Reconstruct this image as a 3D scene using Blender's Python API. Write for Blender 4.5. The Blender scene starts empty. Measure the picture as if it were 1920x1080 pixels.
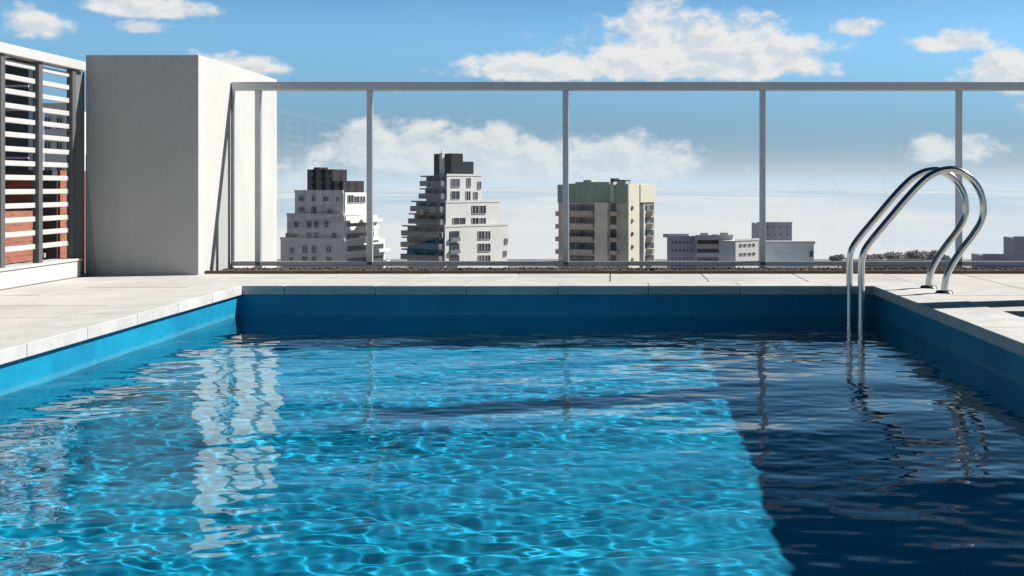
import bpy, bmesh, math, random
import numpy as np
from mathutils import Vector

S = bpy.context.scene
COL = S.collection
R = math.radians

# ------------------------------------------------------------------ camera
# deck surface z = 0, camera looks along +Y, eye 0.73 m above the deck.
F = 2200.0           # focal length in photo pixels (photo 1920 wide)
U0, V0 = 1150.0, 350.0
EYE = 0.73
cam = bpy.data.cameras.new('camera')
cam.sensor_width = 36.0
cam.lens = 36.0 * F / 1920.0
cam.shift_x = (960 - U0) / 1920.0
cam.shift_y = (V0 - 540) / 1920.0
cam.clip_start = 0.05
cam.clip_end = 90000.0
co = bpy.data.objects.new('camera', cam)
co.location = (0, 0, EYE)
co.rotation_euler = (R(90), 0, 0)
COL.objects.link(co)
S.camera = co

# ------------------------------------------------------------------ render / exposure
S.view_settings.view_transform = 'Standard'
S.view_settings.look = 'None'
S.view_settings.gamma = 1.0
S.view_settings.exposure = 0.84
cy = S.cycles
cy.max_bounces = 12
cy.transmission_bounces = 8
cy.glossy_bounces = 5
cy.diffuse_bounces = 3
cy.transparent_max_bounces = 12
cy.caustics_reflective = False
cy.caustics_refractive = True
cy.sample_clamp_indirect = 6.0
cy.blur_glossy = 0.3
cy.use_denoising = True

# ------------------------------------------------------------------ sun
SUN_EL, SUN_AZ = R(42), R(17.4)        # azimuth measured from +X towards +Y
sd = Vector((math.cos(SUN_EL) * math.cos(SUN_AZ), math.cos(SUN_EL) * math.sin(SUN_AZ), math.sin(SUN_EL)))
sl = bpy.data.lights.new('sun', 'SUN')
sl.energy = 5.0
sl.angle = R(0.53)
sl.color = (1.0, 0.96, 0.9)
sl.cycles.is_caustics_light = True
so = bpy.data.objects.new('sun', sl)
so.rotation_euler = sd.to_track_quat('Z', 'Y').to_euler()
so.location = sd * 40
COL.objects.link(so)


# ------------------------------------------------------------------ node helper
class NT:
    def __init__(self, tree):
        self.t = tree
        self.t.nodes.clear()

    def n(self, kind, **kw):
        nd = self.t.nodes.new(kind)
        for k, v in kw.items():
            setattr(nd, k, v)
        return nd

    def set(self, sock, v):
        if isinstance(v, bpy.types.NodeSocket):
            self.t.links.new(v, sock)
        elif isinstance(v, (tuple, list)) and sock.type == 'RGBA' and len(v) == 3:
            sock.default_value = (*v, 1)
        else:
            sock.default_value = v

    def m(self, op, a, b=0.0, c=None, clamp=False):
        nd = self.n('ShaderNodeMath', operation=op, use_clamp=clamp)
        self.set(nd.inputs[0], a)
        self.set(nd.inputs[1], b)
        if c is not None:
            self.set(nd.inputs[2], c)
        return nd.outputs[0]

    def mix(self, f, a, b, mode='MIX'):
        nd = self.n('ShaderNodeMix', data_type='RGBA', blend_type=mode)
        self.set(nd.inputs[0], f)
        self.set(nd.inputs[6], a)
        self.set(nd.inputs[7], b)
        return nd.outputs[2]

    def ramp(self, x, lo, hi, a=0.0, b=1.0, smooth=True):
        nd = self.n('ShaderNodeMapRange', interpolation_type='SMOOTHSTEP' if smooth else 'LINEAR')
        self.set(nd.inputs[0], x)
        for i, v in enumerate((lo, hi, a, b)):
            nd.inputs[1 + i].default_value = v
        return nd.outputs[0]

    def noise(self, vec, scale, detail=4.0, rough=0.5, dist=0.0):
        nd = self.n('ShaderNodeTexNoise')
        if vec is not None:
            self.t.links.new(vec, nd.inputs['Vector'])
        nd.inputs['Scale'].default_value = scale
        nd.inputs['Detail'].default_value = detail
        nd.inputs['Roughness'].default_value = rough
        nd.inputs['Distortion'].default_value = dist
        return nd.outputs[0]

    def vmul(self, vec, s):
        nd = self.n('ShaderNodeVectorMath', operation='MULTIPLY')
        self.t.links.new(vec, nd.inputs[0])
        nd.inputs[1].default_value = s
        return nd.outputs[0]

    def vadd(self, vec, s):
        nd = self.n('ShaderNodeVectorMath', operation='ADD')
        self.t.links.new(vec, nd.inputs[0])
        nd.inputs[1].default_value = s
        return nd.outputs[0]


# ------------------------------------------------------------------ world: Nishita sky + fair weather clouds
W = bpy.data.worlds.new('World')
S.world = W
W.use_nodes = True
t = NT(W.node_tree)
sky = t.n('ShaderNodeTexSky', sky_type='NISHITA')
sky.sun_disc = False
sky.sun_elevation = SUN_EL
sky.sun_rotation = math.pi / 2 - SUN_AZ
sky.altitude = 60
sky.air_density = 1.0
sky.dust_density = 0.4
sky.ozone_density = 2.0
tc = t.n('ShaderNodeTexCoord')
DIR = tc.outputs['Generated']
sep = t.n('ShaderNodeSeparateXYZ')
t.t.links.new(DIR, sep.inputs[0])
az = t.m('ARCTAN2', sep.outputs[0], sep.outputs[1])
el = t.m('ARCSINE', sep.outputs[2])
hs = t.n('ShaderNodeHueSaturation')
hs.inputs['Hue'].default_value = 0.495
hs.inputs['Saturation'].default_value = 1.0
hs.inputs['Value'].default_value = 0.95
t.t.links.new(sky.outputs[0], hs.inputs['Color'])
HAZE = (7.2, 8.5, 9.9, 1)                # pale moist air low over the horizon
eabs = t.m('ABSOLUTE', el)
hz = t.m('POWER', math.e, t.m('MULTIPLY', eabs, -1 / R(1.1)))
hz = t.m('MULTIPLY', hz, 0.96)
base = t.mix(hz, t.mix(1.0, hs.outputs[0], t.mix(t.ramp(el, R(6.5), R(16)), t.mix(t.ramp(el, R(-.5), R(8)), (.24, .46, .94), (.84, 1.26, 1.60)), (.03, .17, .25)), 'MULTIPLY'), HAZE)
rnd = random.Random(5)


def A(u):
    return math.atan((u - U0) / F)


def E(v, u):
    return math.atan((V0 - v) / math.hypot(F, u - U0))


# (photo u, v of the base-centre, half width, height above, height below, strength)
CL = [(1285, 128, 320, 114, 26, 1.0), (1035, 136, 165, 50, 18, 1.0), (1420, 118, 180, 95, 30, 1.05),
      (880, 300, 330, 80, 60, 1.05), (1130, 305, 250, 60, 60, 1.05), (690, 285, 170, 58, 50, 1.0),
      (1790, 82, 95, 30, 22, .9), (1592, 52, 68, 26, 20, .8), (1935, 145, 150, 58, 30, 1.0),
      (1805, 282, 112, 46, 30, .9), (72, 50, 66, 40, 28, .95), (255, 16, 150, 28, 18, .85),
      (268, 54, 60, 18, 14, .75), (445, 130, 130, 40, 40, .85), (1960, 205, 70, 30, 30, .8),
      (1010, 335, 340, 45, 30, .75), (620, 335, 120, 40, 30, .7)]
cl = []
for (u, v, w, up, dn, s) in CL:
    cl.append((A(u), E(v, u), w / F, up / F, dn / F, s))
for k in range(14):                      # the same kind of sky all the way round
    a = rnd.uniform(0.62, 2 * math.pi - 0.75)
    a = a if a < math.pi else a - 2 * math.pi
    e = rnd.choice((rnd.uniform(.03, .2), rnd.uniform(.1, .75)))
    w = rnd.uniform(.06, .2)
    cl.append((a, e, w, w * rnd.uniform(.25, .4), w * rnd.uniform(.1, .2), rnd.uniform(.8, 1)))
P = t.vmul(DIR, (1.0, 1.0, 1.7))
nlow = t.noise(P, 9.0, 3.0, 0.5)
nz = t.noise(P, 26.0, 6.0, 0.62)
cbn = t.n('ShaderNodeCombineXYZ')
t.t.links.new(az, cbn.inputs[0])
t.t.links.new(el, cbn.inputs[1])
t.t.links.new(el, cbn.inputs[2])
AEE = cbn.outputs[0]
Emax = None
for (a, e, w, up, dn, s) in cl:
    sc = (1 / w, 1 / up, -1 / dn)
    ma = t.n('ShaderNodeVectorMath', operation='MULTIPLY_ADD')
    t.t.links.new(AEE, ma.inputs[0])
    ma.inputs[1].default_value = sc
    ma.inputs[2].default_value = (-a * sc[0], -e * sc[1], -e * sc[2])
    mx = t.n('ShaderNodeVectorMath', operation='MAXIMUM')
    t.t.links.new(ma.outputs[0], mx.inputs[0])
    mx.inputs[1].default_value = (-1000, 0, 0)
    ln = t.n('ShaderNodeVectorMath', operation='LENGTH')
    t.t.links.new(mx.outputs[0], ln.inputs[0])
    ee = t.m('SUBTRACT', s, ln.outputs['Value'])
    Emax = ee if Emax is None else t.m('MAXIMUM', Emax, ee)
nn = t.m('ADD', t.m('MULTIPLY', t.m('SUBTRACT', nz, 0.5), 2.0), t.m('MULTIPLY', t.m('SUBTRACT', nlow, 0.5), 1.0))
dens_raw = t.m('ADD', Emax, nn)
dens = t.ramp(dens_raw, -0.03, 0.5)
# thin veil between the clouds
veil = t.ramp(t.noise(t.vmul(DIR, (1, 1, 3.2)), 6.0, 4.0, 0.6), 0.52, 0.85, 0, .10)
dens = t.m('MULTIPLY', t.m('MAXIMUM', dens, veil), 0.95)
# sunlit puffs and greyer hollows
nz2 = t.noise(t.vadd(P, (0.006, 0.0, 0.012)), 26.0, 4.0, 0.62)
puff = t.ramp(t.m('SUBTRACT', nz, nz2), -0.10, 0.10)
thick = t.ramp(dens_raw, 0.3, 1.3)
lit = t.m('SUBTRACT', puff, t.m('MULTIPLY', thick, 0.25))
ccol = t.mix(t.m('ADD', lit, 0.25, clamp=True), (7.0, 7.6, 8.2), (9.3, 9.3, 9.2))
skyc = t.mix(dens, base, ccol)
skyc = t.mix(t.m('MULTIPLY', hz, .97), skyc, HAZE)       # clouds melt into the low haze too
bg = t.n('ShaderNodeBackground')
bg.inputs['Strength'].default_value = 0.05
t.t.links.new(skyc, bg.inputs['Color'])
wo = t.n('ShaderNodeOutputWorld')
t.t.links.new(bg.outputs[0], wo.inputs[0])


# ------------------------------------------------------------------ materials
def mat(name, col, rough=0.6, metal=0.0, var=0.0, vscale=3.0, bump=0.0, bscale=40.0, rand=0.0, ior=1.45, tint=None, streak=0.0, sscale=1.0, waterline=False):
    """plain procedural surface: colour, mottled wear, fine relief, per-object variation"""
    m = bpy.data.materials.new(name)
    m.use_nodes = True
    t = NT(m.node_tree)
    b = t.n('ShaderNodeBsdfPrincipled')
    o = t.n('ShaderNodeOutputMaterial')
    t.t.links.new(b.outputs[0], o.inputs[0])
    b.inputs['Roughness'].default_value = rough
    b.inputs['Metallic'].default_value = metal
    b.inputs['IOR'].default_value = ior
    tc = t.n('ShaderNodeTexCoord')
    geo = t.n('ShaderNodeNewGeometry')
    pos = geo.outputs['Position']
    c = col
    if var:
        n1 = t.noise(pos, vscale, 6.0, 0.6)
        n2 = t.noise(pos, vscale * 6.3, 3.0, 0.6)
        f = t.m('ADD', t.m('MULTIPLY', n1, 0.7), t.m('MULTIPLY', n2, 0.3))
        dark = tuple(x * (1 - var) for x in (tint or col))
        c = t.mix(t.ramp(f, 0.33, 0.67), dark, col)
    if streak:                                   # rain streaks running down the face
        sn = t.noise(t.vmul(pos, (9.0 * sscale, 9.0 * sscale, .55 * sscale)), 1.0, 4.0, .6)
        c = t.mix(t.ramp(sn, .45, .75, 0, 1), c, tuple(x * (1 - 2.2 * streak) for x in col))
    if waterline:                                # scum line left by the splashing water
        sz = t.n('ShaderNodeSeparateXYZ')
        t.t.links.new(pos, sz.inputs[0])
        wob = t.m('MULTIPLY', t.m('SUBTRACT', t.noise(pos, 9.0, 4.0, .6), .5), .03)
        dz = t.m('ABSOLUTE', t.m('ADD', t.m('SUBTRACT', sz.outputs[2], -.205), wob))
        c = t.mix(t.ramp(dz, .004, .022, .3, 0), c, (.10, .28, .34))
    if rand:
        oi = t.n('ShaderNodeObjectInfo')
        k = t.ramp(oi.outputs['Random'], 0, 1, 1 - rand, 1.0, False)
        cc = t.n('ShaderNodeCombineColor')
        for i in range(3):
            t.t.links.new(k, cc.inputs[i])
        c = t.mix(1.0, c, cc.outputs[0], 'MULTIPLY')
    t.set(b.inputs['Base Color'], c)
    if bump:
        bn = t.n('ShaderNodeBump')
        bn.inputs['Strength'].default_value = bump
        bn.inputs['Distance'].default_value = 0.01
        t.t.links.new(t.noise(pos, bscale, 5.0, 0.6), bn.inputs['Height'])
        t.t.links.new(bn.outputs[0], b.inputs['Normal'])
    return m


M = {}
M['paving'] = mat('pale_paving', (.49, .475, .455), .7, 0, .2, 1.6, .3, 90, .10)
M['coping'] = mat('coping_stone', (.51, .505, .49), .62, 0, .2, 4.0, .25, 120, .09)
M['stucco'] = mat('white_stucco', (.47, .47, .455), .85, 0, .10, 1.3, .5, 110, streak=.045)
M['render'] = mat('pale_render', (0.325, 0.333, 0.333), .85, 0, .05, 1.3, .35, 160)
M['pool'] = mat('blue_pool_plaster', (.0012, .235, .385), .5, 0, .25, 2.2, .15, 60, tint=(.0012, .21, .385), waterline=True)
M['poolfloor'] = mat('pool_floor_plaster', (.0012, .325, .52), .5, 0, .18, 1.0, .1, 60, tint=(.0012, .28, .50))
M['slatwhite'] = mat('white_paint', (0.455, 0.455, 0.447), .4, 0, .06, 6.0)
M['postgrey'] = mat('grey_post_paint', (0.0976, 0.0976, 0.102), .5, 0, .12, 7.0)
M['endgrey'] = mat('grey_end_panel', (0.138, 0.146, 0.15), .6, 0, .1, 7.0)
M['alu'] = mat('brushed_aluminium', (.50, .51, .52), .42, .55, .1, 8.0)
M['steel'] = mat('polished_steel', (.58, .56, .52), .17, 1.0, .08, 9.0)
M['flange'] = mat('dark_flange', (.03, .035, .035), .35, .6)
M['brownedge'] = mat('brown_edge', (0.13, 0.0813, 0.061), .6, 0, .3, 9.0)
M['gravel'] = mat('drain_gravel', (.17, .135, .12), .9, 0, .5, 14.0, .6, 60)
M['dark'] = mat('dark_core', (.05, .05, .055), .8)
M['roofbody'] = mat('host_building', (0.447, 0.439, 0.423), .85, 0, .1, .3)
M['lav'] = mat('tower_shaded_render', (.62, .58, .61), .9, 0, .10, .25, streak=.12, sscale=.5)  # grey of the shaded front painted into the base colour
M['towerwhite'] = mat('tower_white_render', (.66, .65, .64), .9, 0, .08, .25, streak=.1, sscale=.5)
M['slate'] = mat('dark_penthouse_cladding', (.012, .009, .016), .85, 0, .4, .5)
M['pane'] = mat('window_glass', (.085, .09, .105), .12, rand=.85)
M['frame'] = mat('window_frame', (0.447, 0.447, 0.463), .5)
M['band'] = mat('painted_terrace_shade', (.04, .045, .06), .5, 0, .3, .6)  # dark panels set on the walls, painting the shade inside recesses and openings
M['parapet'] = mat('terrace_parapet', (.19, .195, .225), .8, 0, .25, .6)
M['beige'] = mat('beige_render', (.66, .53, .44), .9, 0, .14, .3, streak=.12, sscale=.5)
M['palebeige'] = mat('pale_beige_render', (.80, .69, .58), .9, 0, .1, .3, streak=.12, sscale=.5)
M['cream'] = mat('cream_render', (0.488, 0.463, 0.382), .9, 0, .08, .3)
M['green'] = mat('green_cladding', (.27, .37, .27), .75, 0, .2, .35, streak=.2, sscale=.5)
M['mauve'] = mat('mauve_render', (.44, .41, .50), .9, 0, .2, .1)
M['greyblock'] = mat('grey_block', (.50, .47, .53), .9, 0, .15, .1)
M['paleblue'] = mat('pale_cladding', (0.537, 0.602, 0.667), .6, 0, .08, .1)
M['bluetower'] = mat('blue_grey_tower', (.24, .26, .36), .7, 0, .15, .1)
M['darkclad'] = mat('dark_metal_cladding', (.022, .03, .045), .45, 0, .4, .6)
M['bark'] = mat('bark', (0.0732, 0.0528, 0.0366), .9, 0, .3, 4)
M['leaf'] = mat('leaf', (0.0366, 0.061, 0.0244), .6, 0, .5, .8)
M['hazeleaf'] = mat('hazy_far_leaf', (.15, .155, .18), .7, 0, .4, .05)  # distance haze painted into the leaf colour
M['land'] = mat('city_ground', (0.244, 0.228, 0.22), .95, 0, .5, .01)


def brick_mat():
    m = bpy.data.materials.new('red_brickwork')
    m.use_nodes = True
    t = NT(m.node_tree)
    b = t.n('ShaderNodeBsdfPrincipled')
    o = t.n('ShaderNodeOutputMaterial')
    t.t.links.new(b.outputs[0], o.inputs[0])
    tc = t.n('ShaderNodeTexCoord')
    geo = t.n('ShaderNodeNewGeometry')
    sp = t.n('ShaderNodeSeparateXYZ')
    t.t.links.new(geo.outputs['Position'], sp.inputs[0])
    cb = t.n('ShaderNodeCombineXYZ')
    t.t.links.new(t.m('ADD', sp.outputs[0], sp.outputs[1]), cb.inputs[0])
    t.t.links.new(sp.outputs[2], cb.inputs[1])
    br = t.n('ShaderNodeTexBrick')
    br.inputs['Scale'].default_value = 1.0
    br.inputs['Brick Width'].default_value = .24
    br.inputs['Row Height'].default_value = .085
    br.inputs['Mortar Size'].default_value = .008
    br.inputs['Color1'].default_value = (.30, .10, .055, 1)
    br.inputs['Color2'].default_value = (.21, .06, .035, 1)
    br.inputs['Mortar'].default_value = (.22, .14, .11, 1)
    t.t.links.new(cb.outputs[0], br.inputs['Vector'])
    t.t.links.new(br.outputs[0], b.inputs['Base Color'])
    b.inputs['Roughness'].default_value = .9
    return m


M['brick'] = brick_mat()


def thin_glass():
    m = bpy.data.materials.new('clear_glass')
    m.use_nodes = True
    t = NT(m.node_tree)
    lw = t.n('ShaderNodeLayerWeight')
    refl = t.m('ADD', t.m('MULTIPLY', t.m('POWER', lw.outputs['Facing'], 6.0), .45), .025)
    tr = t.n('ShaderNodeBsdfTransparent')
    tr.inputs[0].default_value = (.985, .995, .99, 1)
    gl = t.n('ShaderNodeBsdfGlossy')
    gl.inputs['Roughness'].default_value = 0.0
    mx = t.n('ShaderNodeMixShader')
    t.t.links.new(refl, mx.inputs[0])
    t.t.links.new(tr.outputs[0], mx.inputs[1])
    t.t.links.new(gl.outputs[0], mx.inputs[2])
    o = t.n('ShaderNodeOutputMaterial')
    t.t.links.new(mx.outputs[0], o.inputs[0])
    return m


M['glass'] = thin_glass()


def water_mat():
    m = bpy.data.materials.new('pool_water')
    m.use_nodes = True
    t = NT(m.node_tree)
    g = t.n('ShaderNodeBsdfGlass')
    g.inputs['Roughness'].default_value = 0.0
    g.inputs['IOR'].default_value = 1.333
    g.inputs['Color'].default_value = (.93, .99, 1, 1)
    o = t.n('ShaderNodeOutputMaterial')
    t.t.links.new(g.outputs[0], o.inputs[0])
    return m


M['water'] = water_mat()


def sea_mat():
    m = bpy.data.materials.new('haze_tinted_river')
    m.use_nodes = True
    t = NT(m.node_tree)
    b = t.n('ShaderNodeBsdfPrincipled')
    geo = t.n('ShaderNodeNewGeometry')
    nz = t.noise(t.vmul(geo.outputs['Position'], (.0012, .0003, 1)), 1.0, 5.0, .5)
    t.set(b.inputs['Base Color'], t.mix(t.ramp(nz, .38, .66), (.30, .375, .46), (.435, .45, .475)))   # low haze and cloud streaks painted into the water colour
    b.inputs['Roughness'].default_value = .7
    b.inputs['Specular IOR Level'].default_value = .1
    o = t.n('ShaderNodeOutputMaterial')
    t.t.links.new(b.outputs[0], o.inputs[0])
    return m


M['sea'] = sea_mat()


# ------------------------------------------------------------------ mesh helpers
def px(u, v, Y):
    return Vector(((u - U0) / F * Y, Y, EYE - (v - V0) / F * Y))


def tag(o, label=None, cat=None, group=None, kind=None):
    if label:
        o['label'] = label
    if cat:
        o['category'] = cat
    if group:
        o['group'] = group
    if kind:
        o['kind'] = kind
    return o


def empty(name, loc=(0, 0, 0), rz=0.0):
    o = bpy.data.objects.new(name, None)
    o.empty_display_size = .2
    o.location = loc
    o.rotation_euler = (0, 0, rz)
    COL.objects.link(o)
    return o


def link(name, me, m=None, parent=None, loc=(0, 0, 0), rot=(0, 0, 0)):
    o = bpy.data.objects.new(name, me)
    if m is not None and not me.materials:
        me.materials.append(M[m] if isinstance(m, str) else m)
    o.location = loc
    o.rotation_euler = rot
    o.parent = parent
    COL.objects.link(o)
    return o


def bx(bm, x0, x1, y0, y1, z0, z1):
    vs = [bm.verts.new((x, y, z)) for z in (z0, z1) for y in (y0, y1) for x in (x0, x1)]
    for f in ((0, 2, 3, 1), (4, 5, 7, 6), (0, 1, 5, 4), (2, 6, 7, 3), (0, 4, 6, 2), (1, 3, 7, 5)):
        bm.faces.new([vs[i] for i in f])


def finish(bm, name, bevel=0.0, smooth=False, seg=2):
    if bevel:
        bmesh.ops.bevel(bm, geom=[e for e in bm.edges], offset=bevel, segments=seg, affect='EDGES', profile=.5)
    bmesh.ops.recalc_face_normals(bm, faces=bm.faces[:])
    me = bpy.data.meshes.new(name)
    bm.to_mesh(me)
    bm.free()
    if smooth:
        for p in me.polygons:
            p.use_smooth = True
    return me


def box(name, x0, x1, y0, y1, z0, z1, m, parent=None, bevel=0.0):
    bm = bmesh.new()
    bx(bm, x0, x1, y0, y1, z0, z1)
    return link(name, finish(bm, name, bevel), m, parent)


_cache = {}


def shared_box(name, w, d, h, m, bevel=0.0):
    """box mesh centred on x,y with its base at z = 0, shared between alike pieces"""
    k = (name, round(w, 4), round(d, 4), round(h, 4), m, bevel)
    if k not in _cache:
        bm = bmesh.new()
        bx(bm, -w / 2, w / 2, -d / 2, d / 2, 0, h)
        me = finish(bm, name, bevel)
        me.materials.append(M[m])
        _cache[k] = me
    return _cache[k]


def tube(pts, r, segs=14, cap=True):
    """swept round tube through points with parallel-transported frames"""
    pts = [Vector(p) for p in pts]
    bm = bmesh.new()
    rings = []
    tprev = None
    nrm = None
    for i, p in enumerate(pts):
        tg = (pts[min(i + 1, len(pts) - 1)] - pts[max(i - 1, 0)]).normalized()
        if nrm is None:
            nrm = tg.orthogonal().normalized()
        else:
            q = tprev.rotation_difference(tg)
            nrm = (q @ nrm).normalized()
        b = tg.cross(nrm)
        rr = r[i] if isinstance(r, (list, tuple)) else r
        rings.append([bm.verts.new(p + (nrm * math.cos(a) + b * math.sin(a)) * rr)
                      for a in [2 * math.pi * k / segs for k in range(segs)]])
        tprev = tg
    for a, b in zip(rings, rings[1:]):
        for k in range(segs):
            bm.faces.new((a[k], a[(k + 1) % segs], b[(k + 1) % segs], b[k]))
    if cap:
        bm.faces.new(rings[0][::-1])
        bm.faces.new(rings[-1])
    return bm


def catmull(pts, n=8):
    pts = [Vector(p) for p in pts]
    P = [pts[0] * 2 - pts[1]] + pts + [pts[-1] * 2 - pts[-2]]
    out = []
    for i in range(1, len(P) - 2):
        a, b, c, d = P[i - 1:i + 3]
        for k in range(n):
            s = k / n
            out.append(.5 * ((2 * b) + (c - a) * s + (2 * a - 5 * b + 4 * c - d) * s * s + (3 * b - a - 3 * c + d) * s ** 3))
    out.append(pts[-1])
    return out


# ------------------------------------------------------------------ big setting
GZ = -60.0
PX0, PX1, PY0, PY1 = -2.76, 1.94, 1.0, 8.66      # pool walls
WZ, FZ = -0.22, -1.465                            # water level, pool floor
OH = 0.03                                        # coping overhang
CW, CT = 0.36, 0.065                             # coping width, thickness

bm = bmesh.new()
bx(bm, -4000, 4000, -3000, 985, GZ - 1, GZ)
land = link('ground', finish(bm, 'ground'), 'land')
tag(land, 'far city ground below the rooftop', 'ground', kind='structure')
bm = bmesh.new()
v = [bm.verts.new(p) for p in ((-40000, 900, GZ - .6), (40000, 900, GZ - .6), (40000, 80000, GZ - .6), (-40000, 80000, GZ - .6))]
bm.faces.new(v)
sea = link('water', finish(bm, 'haze_tinted_river'), 'sea')
tag(sea, 'wide river beyond the city, painted pale like low haze', 'river', kind='structure')

# the host building below the deck, and the deck itself
body = box('building_body', -9, 9, -6, 12.4, GZ, -1.9, 'roofbody')
tag(body, 'building that carries the rooftop pool', 'building', kind='structure')
deck = empty('deck')
tag(deck, 'pale rooftop deck of stone slabs around the pool', 'deck', kind='structure')
ZB = -0.05
for (a, b, c, d) in ((-9, PX0 - .1, -6, 10.62), (PX1 + .1, 9, -6, 10.62), (PX0 - .1, PX1 + .1, -6, PY0 - .1), (PX0 - .1, PX1 + .1, PY1 + .1, 10.62)):
    box('deck_base', a, b, c, d, -1.9, ZB - .004, 'dark', deck)

# pool basin: floor and four walls
pool = empty('swimming_pool', (0, 0, 0))
tag(pool, 'rectangular rooftop swimming pool painted bright blue', 'pool', kind='structure')


def quad(name, pts, m, parent):
    bm = bmesh.new()
    vs = [bm.verts.new(p) for p in pts]
    bm.faces.new(vs)
    me = bpy.data.meshes.new(name)
    bm.to_mesh(me)
    bm.free()
    return link(name, me, m, parent)


zt = -CT - .002
recv = []
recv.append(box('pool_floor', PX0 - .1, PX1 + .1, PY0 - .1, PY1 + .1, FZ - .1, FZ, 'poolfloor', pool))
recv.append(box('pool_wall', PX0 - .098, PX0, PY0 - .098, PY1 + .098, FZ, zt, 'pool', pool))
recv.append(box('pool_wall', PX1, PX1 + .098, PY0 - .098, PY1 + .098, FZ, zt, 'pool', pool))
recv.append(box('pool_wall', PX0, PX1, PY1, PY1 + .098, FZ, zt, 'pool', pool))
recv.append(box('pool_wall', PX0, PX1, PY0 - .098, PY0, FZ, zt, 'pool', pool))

# coping stones, one by one, with 4 mm joints
rr = random.Random(2)


def coping_run(axis, a0, a1, lo, hi, n):
    step = (a1 - a0) / n
    for k in range(n):
        s0, s1 = a0 + k * step + .002, a0 + (k + 1) * step - .002
        w = s1 - s0
        if axis == 'x':
            me = shared_box('coping_stone', w, hi - lo, CT, 'coping', .003)
            link('coping_stone', me, None, pool, ((s0 + s1) / 2, (lo + hi) / 2, -CT + rr.uniform(0, .0015)))
        else:
            me = shared_box('coping_stone', hi - lo, w, CT, 'coping', .003)
            link('coping_stone', me, None, pool, ((lo + hi) / 2, (s0 + s1) / 2, -CT + rr.uniform(0, .0015)))


XI0, XI1, YI0, YI1 = PX0 + OH, PX1 - OH, PY0 + OH, PY1 - OH
coping_run('x', XI0 - CW, XI1 + CW, YI1, YI1 + CW, 8)
coping_run('x', XI0 - CW, XI1 + CW, YI0 - CW, YI0, 8)
coping_run('y', YI0, YI1, XI0 - CW, XI0, 12)
coping_run('y', YI0, YI1, XI1, XI1 + CW, 12)


# deck slabs
def slabs(x0, x1, y0, y1, nx, ny):
    wx, wy = (x1 - x0) / nx, (y1 - y0) / ny
    me = shared_box('paving_slab', wx - .009, wy - .009, .048, 'paving', .0015)
    for i in range(nx):
        for j in range(ny):
            link('paving_slab', me, None, deck, (x0 + (i + .5) * wx, y0 + (j + .5) * wy, ZB - .002 + rr.uniform(0, .002)))


OX0, OX1, OY0, OY1 = XI0 - CW - .002, XI1 + CW + .002, YI0 - CW - .002, YI1 + CW + .002
DY1 = 9.87
slabs(-4.62, OX0, OY0, DY1, 2, 14)
slabs(OX1, 6.2, OY0, DY1, 6, 14)
slabs(OX0, OX1, OY1, DY1, 7, 2)
slabs(-4.62, 6.2, -3.6, OY0, 15, 6)

# drain strip in front of the railing
box('drain_edge', -3.437, 6.2, DY1 + .003, DY1 + .04, ZB, .022, 'brownedge', deck)
box('drain_bed', -3.437, 6.2, DY1 + .042, 10.6, ZB, -.004, 'gravel', deck)
g = np.random.RandomState(8)
bm = bmesh.new()
bmesh.ops.create_icosphere(bm, subdivisions=1, radius=1)
bm.verts.index_update()
iv = np.array([v_.co[:] for v_ in bm.verts])
itri = np.array([[v_.index for v_ in f_.verts] for f_ in bm.faces])
bm.free()
pv, pf = [], []
for k in range(4200):                                   # loose pebbles
    q_, _ = np.linalg.qr(g.normal(size=(3, 3)))
    r = g.uniform(.009, .017)
    pv.append((iv * np.array((r, r * .8, r * .6))) @ q_ + np.array((g.uniform(-3.42, 6.1), g.uniform(DY1 + .05, 10.52), -.004 + r * .3)))
    pf.append(itri + k * len(iv))
gme = bpy.data.meshes.new('drain_gravel')
gme.from_pydata(np.concatenate(pv).tolist(), [], np.concatenate(pf).tolist())
dg = link('drain_gravel', gme, 'gravel')
tag(dg, 'strip of brown gravel along the foot of the glass railing', 'gravel', kind='stuff')

# ------------------------------------------------------------------ pool water with real ripples
gx, gy = 440, 720
xs = np.linspace(PX0 - .004, PX1 + .004, gx)
ys = np.linspace(PY0 - .004, PY1 + .004, gy)
X, Y = np.meshgrid(xs, ys)
Z = np.zeros_like(X)
wr = np.random.RandomState(11)
for lam0, lam1, slope, n in ((.9, 1.9, .009, 10), (.38, .8, .018, 20), (.16, .34, .017, 30), (.06, .15, .020, 56)):
    for k in range(n):
        lam = math.exp(wr.uniform(math.log(lam0), math.log(lam1)))
        th = wr.normal(math.pi * .5, .62)
        kk = 2 * math.pi / lam
        amp = slope / kk * math.sqrt(2.0 / n)
        ph = wr.uniform(0, 2 * math.pi)
        wob = .35 * np.sin(X * wr.uniform(.5, 1.4) + Y * wr.uniform(.5, 1.4) + wr.uniform(0, 6))
        Z += amp * np.sin(kk * (X * math.cos(th) + Y * math.sin(th)) + ph + wob)
gust = .8 + .28 * np.sin(X * .9 + .6 * np.sin(Y * .7) + 1.0) * np.sin(Y * .8 + .5)
gust += .22 * np.sin(X * 2.3 + 1.4 * np.sin(Y * 1.7 + .4)) * np.sin(Y * 2.9 + 1.1 * np.sin(X * 1.9))
calm = np.clip((PY1 - Y) / 1.6, 0.22, 1.0)               # sheltered under the far wall
Z = Z * gust * calm + WZ
vv = np.column_stack((X.ravel(), Y.ravel(), Z.ravel()))
ii = np.arange(gx * gy).reshape(gy, gx)
ff = np.stack((ii[:-1, :-1], ii[:-1, 1:], ii[1:, 1:], ii[1:, :-1]), -1).reshape(-1, 4)
me = bpy.data.meshes.new('pool_water')
me.vertices.add(len(vv))
me.vertices.foreach_set('co', vv.ravel())
me.loops.add(ff.size)
me.loops.foreach_set('vertex_index', ff.ravel().astype(np.int32))
me.polygons.add(len(ff))
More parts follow.
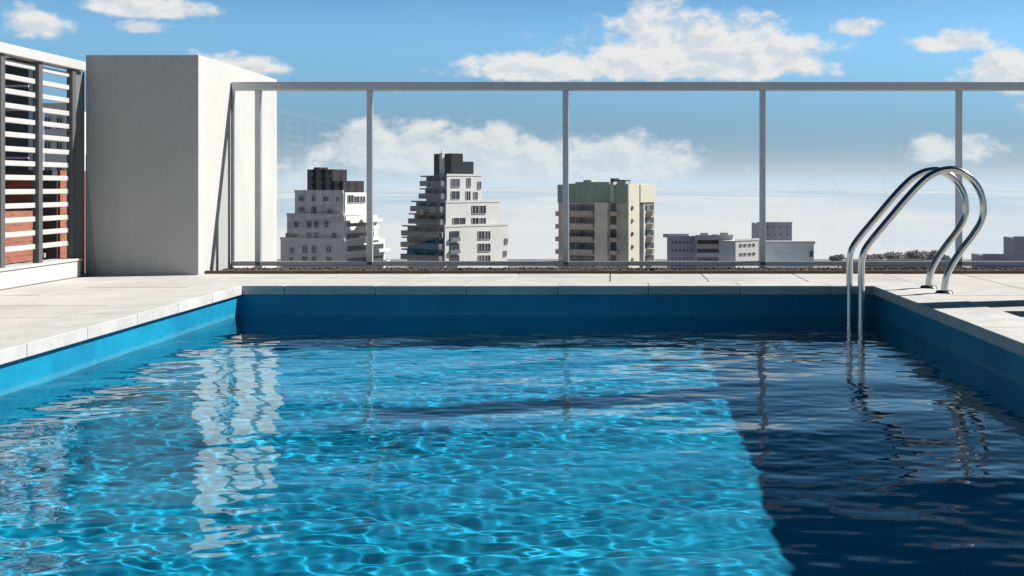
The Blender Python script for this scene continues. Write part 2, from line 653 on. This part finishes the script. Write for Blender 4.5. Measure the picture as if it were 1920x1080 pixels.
me.polygons.foreach_set('loop_start', np.arange(0, ff.size, 4, dtype=np.int32))
me.polygons.foreach_set('loop_total', np.full(len(ff), 4, dtype=np.int32))
me.polygons.foreach_set('use_smooth', np.ones(len(ff), dtype=bool))
me.update(calc_edges=True)
water = link('pool_water', me, 'water')
tag(water, 'clear rippled blue water filling the pool', 'water', kind='structure')
water.cycles.is_caustics_caster = True

# ------------------------------------------------------------------ pillar at the left
pil = empty('pillar', (-3.91, 9.73, 0))
tag(pil, 'broad white rendered wall pillar, shaded front and sunlit right side', 'pillar')
bm = bmesh.new()
bx(bm, -.466, .47, 0, 2.27, -1.85, 1.825)
link('shaft', finish(bm, 'pillar_shaft', .006), 'stucco', pil)
bm = bmesh.new()
vs = [bm.verts.new(p) for p in ((-.462, -.012, 1.0), (-.462, -.012, .004), (-.375, -.012, .004))]
f = bm.faces.new(vs)
ex = bmesh.ops.extrude_face_region(bm, geom=[f])
bmesh.ops.translate(bm, verts=[e for e in ex['geom'] if isinstance(e, bmesh.types.BMVert)], vec=(0, .011, 0))
link('corner_wedge', finish(bm, 'corner_wedge'), 'render', pil)  # thin triangular wedge at the foot of the left corner

# ------------------------------------------------------------------ plinth and slatted fence on the left
FX = -4.40
pl = empty('plinth_wall', (FX - .02, 5.5, 0))
tag(pl, 'low white plinth wall carrying the slatted fence', 'low wall')
bm = bmesh.new()
bx(bm, -.14, .10, -5.0, 4.02, .001, .13)
link('plinth_body', finish(bm, 'plinth_body', .008), 'stucco', pl)
bm = bmesh.new()
bx(bm, -.15, .11, -5.01, 4.03, .131, .15)
link('plinth_cap', finish(bm, 'plinth_cap', .005), 'stucco', pl)
fence = empty('slatted_fence', (FX, 9.5, .15))
tag(fence, 'white slatted privacy fence with grey posts left of the pillar', 'fence')
py = [9.5 - .555 * k for k in range(16)]
pm = shared_box('post', .05, .062, 1.53, 'postgrey', .004)
for y in py:
    link('post', pm, None, fence, (.012, y - 9.5, 0))
sm = shared_box('slat', .022, .555 - .066, .039, 'slatwhite', .004)
for y0, y1 in zip(py, py[1:]):
    for k in range(14):
        link('slat', sm, None, fence, (.0, (y0 + y1) / 2 - 9.5, .105 + k * .1045))
bm = bmesh.new()
bx(bm, -.012, .02, .04, .222, -.14, 1.528)
link('end_panel', finish(bm, 'end_panel', .003), 'endgrey', fence)
bm = bmesh.new()
bx(bm, -.05, .06, py[-1] - 9.55, .16, 1.531, 1.607)
link('top_rail', finish(bm, 'top_rail', .006), 'slatwhite', fence)

# ------------------------------------------------------------------ glass railing
RY = 10.58
rail = empty('glass_railing', (0, RY, 0))
tag(rail, 'glass railing with grey aluminium posts behind the pool', 'railing')
RX0, RX1 = -3.435, 6.0
bm = bmesh.new()
bx(bm, RX0, RX1, -.035, .035, 1.595, 1.672)
link('top_rail', finish(bm, 'rail_top', .008), 'alu', rail)
bm = bmesh.new()
bx(bm, RX0, RX1, -.028, .028, .018, .058)
link('bottom_rail', finish(bm, 'rail_bottom', .006), 'alu', rail)
posts = [-3.20, -2.195, -.43, 1.345, 3.115, 4.885]
pm = shared_box('post', .052, .056, 1.64, 'alu', .005)
for x in posts:
    link('post', pm, None, rail, (x, 0, -.045))
pm2 = shared_box('wall_channel', .018, .03, 1.53, 'alu', .002)
link('wall_channel', pm2, None, rail, (RX0 + .011, 0, .06))
ed = [RX0 + .02] + posts + [RX1]
for a, b in zip(ed, ed[1:]):
    w = b - a - (.03 if a == ed[0] else .056)
    me = shared_box('glass_pane', w, .008, 1.53, 'glass')
    link('glass_pane', me, None, rail, ((a + b) / 2 + (-.013 if a == ed[0] else 0), 0, .0615))

# ------------------------------------------------------------------ pool ladder
lad = empty('pool_ladder', (1.694, 8.25, 0))
tag(lad, 'curved polished steel pool ladder at the right far corner', 'ladder')
YF = 8.45
pr = [(1593, 600), (1593, 530), (1593, 497), (1594, 480), (1599, 464), (1611, 446), (1640, 411), (1672, 373), (1696, 347), (1715, 331),
      (1738, 321), (1762, 320), (1785, 332), (1802, 353), (1811, 380), (1808, 410), (1792, 437), (1772, 463), (1755, 489), (1745, 512), (1741, 540)]
prof = []
for u, v in pr:
    p = px(u, v, YF)
    prof.append((p.x, p.z))
prof[-1] = (prof[-1][0], .004)
for yy in (8.45, 8.05):
    pts = [(prof[0][0] + .02, yy, -1.05), (prof[0][0], yy, -.8), (prof[0][0], yy, -.5)] + [(x, yy, z) for x, z in prof]
    pts = [(x - 1.694, y - 8.25, z) for x, y, z in pts]
    bm = tube(catmull(pts, 6), .0245, 18)
    r_ = link('side_rail', finish(bm, 'side_rail', smooth=True), 'steel', lad)
    r_.cycles.is_caustics_receiver = True
    bm = bmesh.new()
    bmesh.ops.create_cone(bm, cap_ends=True, segments=28, radius1=.062, radius2=.05, depth=.016)
    link('base_flange', finish(bm, 'base_flange'), 'flange', lad, (prof[-1][0] - 1.694, yy - 8.25, .0095))
for k in range(3):
    bm = bmesh.new()
    bx(bm, -.04, .045, -.178, .178, -.013, .013)
    link('tread', finish(bm, 'tread', .006), 'steel', lad, (0.0, 0, -.42 - k * .25))

# ------------------------------------------------------------------ pier inferred from its long shadow, plus an invented low one, both out of view
p1 = empty('unseen_square_pier', (3.35, 7.63, 0), 0)
tag(p1, 'tall unseen pier right of the pool, inferred from its long shadow', 'pier')
bm = bmesh.new()
bx(bm, -.14, .14, -.14, .14, .001, 3.2)
link('shaft', finish(bm, 'unseen_pier_shaft', .008), 'stucco', p1)
bm = bmesh.new()
bx(bm, -.17, .17, -.17, .17, 3.201, 3.25)
link('cap', finish(bm, 'unseen_pier_cap', .006), 'coping', p1)
p2 = empty('low_shadow_block', (3.38, 7.05, 0), 0)  # invented and out of view, shaped to cast the second, shorter shadow
tag(p2, 'waist high block invented right of the pool to cast a short shadow', 'pier')
bm = bmesh.new()
bx(bm, -.13, .13, -.13, .13, .001, .84)
link('shaft', finish(bm, 'shadow_block_shaft', .008), 'stucco', p2)
bm = bmesh.new()
bx(bm, -.155, .155, -.155, .155, .841, .88)
link('cap', finish(bm, 'shadow_block_cap', .006), 'coping', p2)


# ------------------------------------------------------------------ city buildings
def window_mesh(w, h, cross, fm):
    """frame ring, 0.16 m deep, with a mullion and transom"""
    k = ('win', round(w, 2), round(h, 2), cross, fm)
    if k not in _cache:
        bm = bmesh.new()
        t_ = .09
        bx(bm, -w / 2, w / 2, -.16, 0, 0, t_)
        bx(bm, -w / 2, w / 2, -.16, 0, h - t_, h)
        bx(bm, -w / 2, -w / 2 + t_, -.158, 0, t_, h - t_)
        bx(bm, w / 2 - t_, w / 2, -.158, 0, t_, h - t_)
        if cross:
            bx(bm, -.05, .05, -.13, 0, t_, h - t_)
        me = finish(bm, 'window')
        me.materials.append(M[fm])
        bm = bmesh.new()
        bx(bm, -w / 2 + t_, w / 2 - t_, -.05, .02, t_, h - t_)
        pe = finish(bm, 'pane')
        pe.materials.append(M['pane'])
        _cache[k] = (me, pe)
    return _cache[k]


class Tower:
    """building with its near vertical edge at photo column uc, distance Yc; right face heads away at angle beta"""

    def __init__(self, name, uc, Yc, beta, label, cat='tower'):
        self.b = R(beta)
        self.c, self.s = math.cos(self.b), math.sin(self.b)
        self.Yc = Yc
        self.Xc = (uc - U0) / F * Yc
        self.root = empty(name, (self.Xc, Yc, GZ), self.b)
        tag(self.root, label, cat)

    # local frame: p along the right face, q along the left face (local x = p, local y = q)
    def p(self, u, q=0.0):
        t_ = (u - U0) / F
        return (t_ * self.Yc - self.Xc + q * (self.s + t_ * self.c)) / (self.c - t_ * self.s)

    def q(self, u, p=0.0):
        t_ = (u - U0) / F
        return (self.Xc + p * self.c - t_ * self.Yc - t_ * p * self.s) / (self.s + t_ * self.c)

    def z(self, v, p=0.0, q=0.0):
        return EYE - (v - V0) / F * (self.Yc + p * self.s + q * self.c) - GZ

    def box(self, name, p0, p1, q0, q1, z0, z1, m, parent=None, bevel=0.0):
        bm = bmesh.new()
        bx(bm, p0, p1, q0, q1, z0, z1)
        return link(name, finish(bm, name, bevel), m, parent or self.root)

    def win(self, face, u, v, w, h, off=0.0, cross=True, fm='frame', name='window'):
        """window centred on photo (u, v); off = position of the face plane"""
        me, pe = window_mesh(w, h, cross, fm)
        if face == 'R':                      # plane q = off, outward -q
            pp = self.p(u, off)
            loc, rz = (pp, off, self.z(v, pp, off) - h / 2), 0.0
        else:                                # plane p = off, outward -p
            qq = self.q(u, off)
            loc, rz = (off, qq, self.z(v, off, qq) - h / 2), -math.pi / 2
        o = link(name, me, None, self.root, loc, (0, 0, rz))
        link('pane', pe, None, o)
        return o


# ---- stepped tower on the left (front painted shade grey, sunlit right side painted white)
T = Tower('stepped_tower', 644, 272, 66, 'stepped tower with shade-grey front and dark rooftop blocks, leftmost of the skyline')
zl = lambda v: T.z(v)
tiers = [(553, 690, 361, 404, 0.0), (538, 706, 405, 450, -.9), (526, 720, 451, 530, -1.8)]
for (ul, ur, vt, vb, off) in tiers:
    q1 = T.q(ul, off)
    p1_ = T.p(ur, off)
    T.box('storey_block', off, p1_, off, q1, zl(vb) if vb < 520 else 0, zl(vt), 'lav')
    # sunlight on the right side painted as a thin whiter outer leaf
    T.box('painted_sunlit_leaf', off + .3, p1_ + .02, off - .25, off, zl(vb) if vb < 520 else 0, zl(vt) + .02, 'towerwhite')
    T.box('parapet', off - .12, off + .2, off + .1, q1 + .1, zl(vt) + .002, zl(vt) + .55, 'lav')
T.box('penthouse', 1.2, 7, T.q(622, 1.2), T.q(576, 1.2), zl(361) + .01, zl(317), 'slate')
T.box('penthouse', 1.0, 9, .8, T.q(577, 1), zl(361) + .012, zl(339), 'slate')
T.box('water_tank', 2.0, 5, T.q(600, 2), T.q(588, 2), zl(317) + .01, zl(313), 'slate')
T.box('chimney', 3.0, 3.5, T.q(628, 3), T.q(626, 3), zl(339), zl(330), 'slate')
for (u, v, w, h, off) in ((565, 372, 1.5, 1.4, 0), (588, 372, 1.0, 1.5, 0), (612, 373, 1.5, 1.2, 0), (565, 393, 1.5, 1.2, 0),
                          (589, 394, 1.6, 1.6, 0), (618, 396, 1.3, 1.4, 0), (633, 374, .9, 1.2, 0),
                          (580, 421, 1.3, 1.7, -.9), (594, 421, 1.3, 1.7, -.9), (580, 442, 1.3, 1.7, -.9), (594, 442, 1.3, 1.7, -.9),
                          (541, 443, 1.6, 1.5, -.9), (552, 444, 2.0, 1.5, -.9), (613, 421, 1.2, 1.6, -.9), (627, 442, 1.4, 1.6, -.9), (556, 421, 1.2, 1.4, -.9),
                          (548, 470, 1.2, 1.6, -1.8), (617, 468, 1.4, 1.6, -1.8), (617, 488, 1.4, 1.6, -1.8), (546, 488, 1.2, 1.6, -1.8),
                          (572, 468, 1.4, 1.9, -1.8), (589, 468, 1.4, 1.9, -1.8), (572, 488, 1.4, 1.9, -1.8), (589, 488, 1.4, 1.9, -1.8)):
    T.win('L', u, v, w, h, off)
for (u, v, w, h, off) in ((657, 373, 2.2, 1.9, 0), (668, 374, 2.0, 1.6, 0), (679, 374, 2.2, 1.6, 0)):
    T.win('R', u, v, w, h, off - .25)
for k, (vt, ur, off) in enumerate(((405, 706, -.9), (418, 700, -.9), (440, 702, -.9), (463, 720, -1.8), (486, 720, -1.8))):
    pe_ = T.p(ur, off)
    if k:
        T.box('painted_balcony_shade', off + .5, pe_ - .6, off - .32, off - .1, zl(vt + 9), zl(vt - 2), 'band')
    T.box('balcony', off + .2, pe_ + .3, off - 1.5, off - .27, zl(vt + 11.5), zl(vt + 8), 'towerwhite')
    T.box('balcony_front', off + .2, pe_ + .3, off - 1.6, off - 1.5, zl(vt + 13), zl(vt + 6.5), 'towerwhite')

# ---- taller stepped tower in the middle (dark terraces left, white right face)
T = Tower('terraced_tower', 838, 272, 44, 'tallest terraced tower, dark balconies left and white wall right')
tiers = [(799, 903, 330, 379, 0.0), (780, 936, 380, 424, -1.0), (764, 952, 425, 540, -2.0)]
for (ul, ur, vt, vb, off) in tiers:
    q1 = T.q(ul, off)
    p1_ = T.p(ur, off)
    T.box('storey_block', off, p1_, off, q1, T.z(vb) if vb < 520 else 0, T.z(vt), 'towerwhite')
    T.box('parapet', off - .1, p1_ + .05, off - .1, off + .2, T.z(vt) + .002, T.z(vt) + .5, 'towerwhite')
T.box('penthouse', 2.0, T.p(868, 1.0), 1.0, 8, T.z(330) + .01, T.z(287), 'slate')
T.box('penthouse', T.p(868, 1.2) + .01, T.p(888, 1.2), 1.2, 7, T.z(330) + .012, T.z(302), 'slate')
T.box('chimney', .6, 1.3, T.q(829, .6), T.q(824, .6), T.z(330) + .01, T.z(286), 'towerwhite')
T.box('lift_room', .7, 1.9, T.q(824, .7), T.q(818, .7), T.z(330) + .01, T.z(306), 'slate')
T.box('antenna', .9, 1.0, T.q(828, .9), T.q(827.5, .9), T.z(286), T.z(281), 'slate')
for (u, v, w, h, off) in ((854, 343, 2.4, 2.0, 0), (879, 342, 1.1, 2.2, 0), (899, 347, 1.0, 1.8, 0), (854, 366, 2.4, 2.0, 0), (878, 367, 1.3, 2.2, 0), (892, 367, 1.2, 1.9, 0),
                          (891, 393, 1.9, 2.0, -1), (905, 393, 1.9, 2.0, -1), (891, 416, 1.9, 2.0, -1), (905, 416, 1.9, 2.0, -1),
                          (902, 441, 1.7, 2.0, -2), (914, 441, 1.7, 2.0, -2), (902, 464, 1.7, 2.0, -2), (914, 464, 1.7, 2.0, -2), (902, 486, 1.7, 2.0, -2), (914, 486, 1.7, 2.0, -2),
                          (949, 452, .9, 1.4, -2), (947, 475, .9, 1.4, -2), (861, 416, 3.6, 2.0, -1)):
    T.win('R', u, v, w, h, off)
# loggias on the corner of the white wall, their shade painted as dark panels
for v in (441, 464, 486):
    T.box('loggia', T.p(843, -2), T.p(861, -2), -2.1, -1.6, T.z(v + 8), T.z(v - 8), 'band')  # flat dark panel painting the shade inside a loggia
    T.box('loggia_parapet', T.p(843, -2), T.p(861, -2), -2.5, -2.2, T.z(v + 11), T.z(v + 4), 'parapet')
# dark terraces stepping down the left face
nb = 0
for (v, ul, off) in ((330, 799, 0), (354, 797, 0), (378, 781, -1), (402, 777, -1), (425, 764, -2), (447, 763, -2), (470, 763, -2)):
    q1 = T.q(ul, off)
    T.box('painted_terrace_shade', off - .15, off + .4, off + .5, q1 - .2, T.z(v + 9), T.z(v), 'band')
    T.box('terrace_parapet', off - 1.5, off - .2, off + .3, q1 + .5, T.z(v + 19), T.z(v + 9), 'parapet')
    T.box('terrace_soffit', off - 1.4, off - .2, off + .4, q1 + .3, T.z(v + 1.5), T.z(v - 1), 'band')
    for j in range(3):
        qa = off + .5 + (q1 - off - .5) * (j + .2) / 3
        T.box('terrace_divider', off - 1.2, off - .16, qa, qa + .25, T.z(v + 9) , T.z(v + 1), 'parapet')
for (u, v) in ((826, 440), (812, 393), (790, 398), (806, 346)):
    T.win('L', u, v, 1.7, 1.2, -2.0 - 1.5 if v > 430 else (-2.5 if v > 380 else -1.5), False, 'towerwhite', 'awning')

# ---- beige block with the green top
T = Tower('green_topped_block', 1176, 238, 62, 'beige apartment block with green cladding on its top floor')
q1 = T.q(1047)
p1_ = T.p(1226)
T.box('wall', 0, p1_, 0, q1, 0, T.z(380), 'beige')
T.box('green_crown', -.12, .9, .2, q1 + .15, T.z(381), T.z(346), 'green')
T.box('roof_body', 1.0, p1_ - .5, 1.0, q1 - .6, T.z(380), T.z(344), 'cream')
T.box('crown_step', -.3, 2.5, T.q(1143), T.q(1080), T.z(381), T.z(341), 'green')
T.box('crown_step', -.25, 2.0, .25, T.q(1158), T.z(382), T.z(339), 'green')
T.box('stair_fin', -.55, .4, T.q(1153), T.q(1146), T.z(378), T.z(341), 'cream')
T.box('corner_tower', -.08, T.p(1196), -.35, 2.4, 0, T.z(345), 'cream')
T.box('cream_crown', T.p(1197), p1_ + .1, -.5, 2.5, T.z(380), T.z(346), 'cream')
T.box('projecting_bay', -1.0, .0, T.q(1143), T.q(1119), 0, T.z(380), 'palebeige')
T.box('painted_recess_shade', -.06, .3, T.q(1160), T.q(1145), 0, T.z(381), 'band')
T.box('painted_recess_shade', T.p(1198), T.p(1205), -.06, .4, 0, T.z(381), 'band')
T.box('roof_tank', 1.5, 3.5, T.q(1146), T.q(1138), T.z(341) + .01, T.z(334), 'slate')
T.box('roof_shed', 2.0, 4.0, T.q(1100), T.q(1085), T.z(341), T.z(337), 'cream')
T.box('roof_shed', 2.5, 4.5, 1.5, 4, T.z(341), T.z(337), 'slate')
for k in range(6):
    v = 390 + 24.5 * k
    T.box('painted_balcony_shade', -.1, .3, T.q(1117), T.q(1070), T.z(v + 6), T.z(v - 6), 'band')
    T.box('balcony', -1.3, -.12, T.q(1116), T.q(1068), T.z(v + 14), T.z(v + 6), 'beige')
    T.box('balcony', -.8, -.1, T.q(1160), T.q(1146), T.z(v + 15), T.z(v + 7), 'beige')
    T.win('L', 1080, v + 1, 1.6, 1.4, -.1)
    T.win('L', 1105, v + 1, 1.6, 1.4, -.1)
    # small end balconies on the far left
    T.box('end_balcony', .4, 2.2, q1, q1 + 1.0, T.z(v + 17), T.z(v + 8), 'cream')
    T.box('painted_end_shade', .5, 2.0, q1 - .1, q1 + .12, T.z(v + 8), T.z(v + 1), 'band')
    # porthole windows on the cream corner
    bm = bmesh.new()
    bmesh.ops.create_cone(bm, cap_ends=True, segments=20, radius1=.46, radius2=.40, depth=.3)
    o = link('porthole', finish(bm, 'porthole'), 'pane', T.root, (T.p(1185, -.35), -.40, T.z(v)), (R(90), 0, 0))
    # rounded balconies
    bm = bmesh.new()
    bmesh.ops.create_cone(bm, cap_ends=True, segments=24, radius1=1.15, radius2=1.35, depth=1.15)
    link('round_balcony', finish(bm, 'round_balcony', smooth=False), 'cream', T.root, (T.p(1216, 0), -.1, T.z(v + 12)))
    T.box('painted_opening_shade', T.p(1208), T.p(1225), -.14, -.02, T.z(v + 6.5), T.z(v - 5), 'band')
    T.win('R', 1215, v + 1, 1.2, 1.2, -.14)
T.box('side_strip', T.p(1206), p1_ + .05, -.12, -.0, 0, T.z(381), 'cream')


# ---- plain distant blocks
def block(name, u0, u1, vt, Yd, depth, m, label, storeys=0, pitch=0, cat='building', wm='frame', wu=(), ww=2.0, wh=1.5, off=0.0):
    p0, p1 = px(u0, vt, Yd), px(u1, vt, Yd)
    cx = (p0.x + p1.x) / 2
    root = empty(name, (cx, Yd, GZ))
    tag(root, label, cat)
    w = (p1.x - p0.x) / 2
    H = p0.z - GZ
    bm = bmesh.new()
    bx(bm, -w, w, 0, depth, 0, H)
    link('wall', finish(bm, name + '_wall'), m, root)
    bm = bmesh.new()
    bx(bm, -w - .2, w + .2, -.2, .15, H + .01, H + .8)
    link('parapet', finish(bm, name + '_parapet'), m, root)
    me, pe = window_mesh(ww, wh, True, wm)
    for k in range(storeys):
        for u in wu:
            x = (u - U0) / F * Yd - cx
            o = link('window', me, None, root, (x, 0, H - 2.6 - pitch * k))
            link('pane', pe, None, o)
    return root, w, H


r_, w_, H_ = block('mauve_block', 1255, 1304, 446, 505, 22, 'mauve', 'low mauve apartment block right of the green topped block', 3, 3.5, wu=(1261, 1268, 1275, 1282, 1289, 1296), ww=1.0, wh=1.3)
box('roof_shed', -8, 3, 4, 9, H_ + .02, H_ + 1.6, 'greyblock', r_)
r_, w_, H_ = block('stepped_block', 1304.5, 1374, 444, 500, 20, 'greyblock', 'low grey block with pale roof huts and strip windows', 0)
for k in range(3):
    box('strip_window', -w_ + .6, w_ - .6, -.06, .2, H_ - 3.0 - 3.7 * k, H_ - 1.4 - 3.7 * k, 'pane', r_)
    box('strip_sill', -w_ + .3, w_ - .3, -.5, -.01, H_ - 4.2 - 3.7 * k, H_ - 3.1 - 3.7 * k, 'paleblue' if k else 'cream', r_)
for a, b, h in ((-5.5, -2.5, 1.6), (-.5, 1.8, 1.0), (3, 6, 1.7)):
    box('roof_hut', a, b, 2, 6, H_ + .02, H_ + h, 'cream', r_)
r_, w_, H_ = block('white_block', 1371, 1431, 451, 496, 18, 'towerwhite', 'low white block with square windows beside the stepped grey one', 3, 3.8, wu=(1384, 1395, 1407, 1418), ww=1.5, wh=1.3)
r_.rotation_euler.z = R(38)
block('grey_slab', 1419, 1485, 419, 640, 24, 'greyblock', 'plain mauve grey slab block rising behind the white shed', 3, 4.0, wu=(1440, 1452, 1464, 1476), ww=1.0, wh=1.2)
r_, w_, H_ = block('pale_shed', 1434, 1526, 456, 520, 24, 'paleblue', 'long pale blue flat roofed shed under the grey slab', 0)
box('roof_edge', -w_ - .5, w_ + .5, -.6, -.21, H_ - .4, H_ + .9, 'greyblock', r_)
box('vent', w_ - 1.8, w_ - .6, -1.2, -.02, H_ - 6.0, H_ - 3.6, 'slate', r_)
block('low_blue_block', 1843, 1893, 479, 620, 20, 'bluetower', 'small low blue grey block at the right end of the skyline', 1, 3.2, wu=(1852, 1862, 1872, 1882), ww=1.3, wh=1.0)
block('blue_tower', 1901, 1960, 446, 600, 16, 'bluetower', 'blue grey tower cut by the right edge of the photo', 4, 3.3, wu=(1907, 1914, 1921, 1928), ww=1.0, wh=1.3)


# ---- trees
def tree(name, loc, h, cr, label, seed, leafm, nleaf, ls, cat='tree', group=None, trunk=.35, base=None):
    g = random.Random(seed)
    root = empty(name, loc)
    tag(root, label, cat, group)
    pts = [(g.uniform(-.1, .1) * k, g.uniform(-.1, .1) * k, h * (.62) * k / 4) for k in range(5)]
    bm = tube(pts, [trunk * (1 - .14 * k) for k in range(5)], 8)
    link('trunk', finish(bm, name + '_trunk', smooth=True), 'bark', root)
    top = Vector(pts[-1])
    cl_ = []
    for k in range(9):
        a = g.uniform(0, 6.28)
        rad = cr * g.uniform(.15, .72)
        c = Vector((math.cos(a) * rad, math.sin(a) * rad, h * g.uniform(.5, .88)))
        cl_.append((c, cr * g.uniform(.32, .52)))
        if k < 5:
            bm = tube([top * .75, (top * .7 + c) * .55, c], [trunk * .4, trunk * .25, trunk * .08], 6)
            link('limb', finish(bm, name + '_limb', smooth=True), 'bark', root)
    vs, fs = [], []
    for k in range(nleaf):
        c, r = g.choice(cl_)
        d = Vector((g.gauss(0, 1), g.gauss(0, 1), g.gauss(0, 1))).normalized()
        p = c + Vector((d.x, d.y, d.z * .8)) * r * (g.random() ** .35) * g.uniform(.8, 1.12)
        a = Vector((g.gauss(0, 1), g.gauss(0, 1), g.gauss(0, 1))).normalized()
        b = a.orthogonal().normalized()
        s = ls * g.uniform(.6, 1.4)
        i = len(vs)
        vs += [p - a * s, p + b * s * .5, p + a * s, p - b * s * .5]
        fs.append((i, i + 1, i + 2, i + 3))
    me = bpy.data.meshes.new(name + '_crown')
    me.from_pydata([tuple(v_) for v_ in vs], [], fs)
    link('crown', me, leafm, root)
    return root


g = random.Random(31)
FARL = ['rounded far tree near the water, first left of the ladder legs', 'low far tree just right of the ladder legs', 'second far tree right of the ladder legs',
        'wide far tree near the middle of the shoreline row', 'shorter far tree beside the wide one', 'tall far tree left of the ladder feet', 'far tree between the ladder rails',
        'last far tree at the right end of the row']
for k, (u, v, wpx) in enumerate(((1572, 483, 18), (1622, 482, 18), (1648, 482, 20), (1676, 479, 24), (1700, 482, 18), (1718, 476, 22), (1741, 476, 22), (1764, 481, 17))):
    Yd = 900 + g.uniform(-30, 40)
    h = px(u, v, Yd).z - GZ
    tree('far_tree', ((u - U0) / F * Yd, Yd, GZ), h * 1.12, wpx / F * Yd * 1.0, FARL[k], 40 + k, 'hazeleaf', 2200, .9, 'tree', 'trees along the far shoreline', .5)
# low houses scattered between the far trees
for k, (u0, u1, vt, m, lab) in enumerate(((1585, 1660, 489, 'greyblock', 'long low grey house among the far trees'), (1662, 1735, 488, 'mauve', 'low mauve house among the far trees'),
                                          (1736, 1800, 490, 'greyblock', 'small low house right of the far trees'))):
    block('low_house', u0, u1, vt, 845, 14, m, lab, 0, cat='house')

# ---- the brick house behind the slatted fence
bh = empty('brick_house', (-17, 30, GZ))
tag(bh, 'red brick apartment house with dark cladding seen through the fence', 'house')


def bhb(name, x0, x1, y0, y1, z0, z1, m, parent=None):
    bm = bmesh.new()
    bx(bm, x0 + 17, x1 + 17, y0 - 30, y1 - 30, z0 - GZ, z1 - GZ)
    return link(name, finish(bm, name), m, parent or bh)


bhb('wall', -26, -14.14, 30, 37, GZ, 1.15, 'brick')
bhb('wing', -26, -14.62, 26.9, 29.9, GZ, .12, 'brick')
bhb('dark_storey', -26, -15.15, 30.4, 31.0, 1.16, 3.95, 'darkclad')
bhb('roof_trim', -26.1, -15.05, 30.3, 31.1, 3.96, 4.06, 'dark')
for k in range(4):
    z = 1.45 + k * .62
    bhb('cladding_rib', -26, -15.14, 30.36, 30.4, z, z + .05, 'greyblock')
for k in range(2):
    z = -.95 - 2.0 * k
    bhb('window_band', -26, -14.5, 29.93, 30.05, z, z + 1.25, 'pane')
    bhb('window_sill', -26, -14.45, 29.8, 29.92, z - .12, z - .01, 'cream')
bhb('painted_window_shade', -14.72, -14.2, 29.94, 30.02, -4.0, 1.0, 'dark')  # flat dark panel painting the shade of a window opening
bhb('brick_soffit', -26, -14.2, 29.7, 29.98, 1.0, 1.14, 'dark')
# pale tower further back, between the fence posts
block('pale_tower', 84, 128, 205, 150, 14, 'towerwhite', 'pale distant tower glimpsed between the fence posts', 5, 3.1, wu=(90, 112), ww=.8, wh=1.6, cat='tower')
tree('dark_tree', px(108, 350, 62).xy[:] + (GZ,), 61.6, 2.0, 'dark tree top behind the fence beside the brick house', 77, 'leaf', 2600, .22, trunk=.5)

for o in recv:
    o.cycles.is_caustics_receiver = True
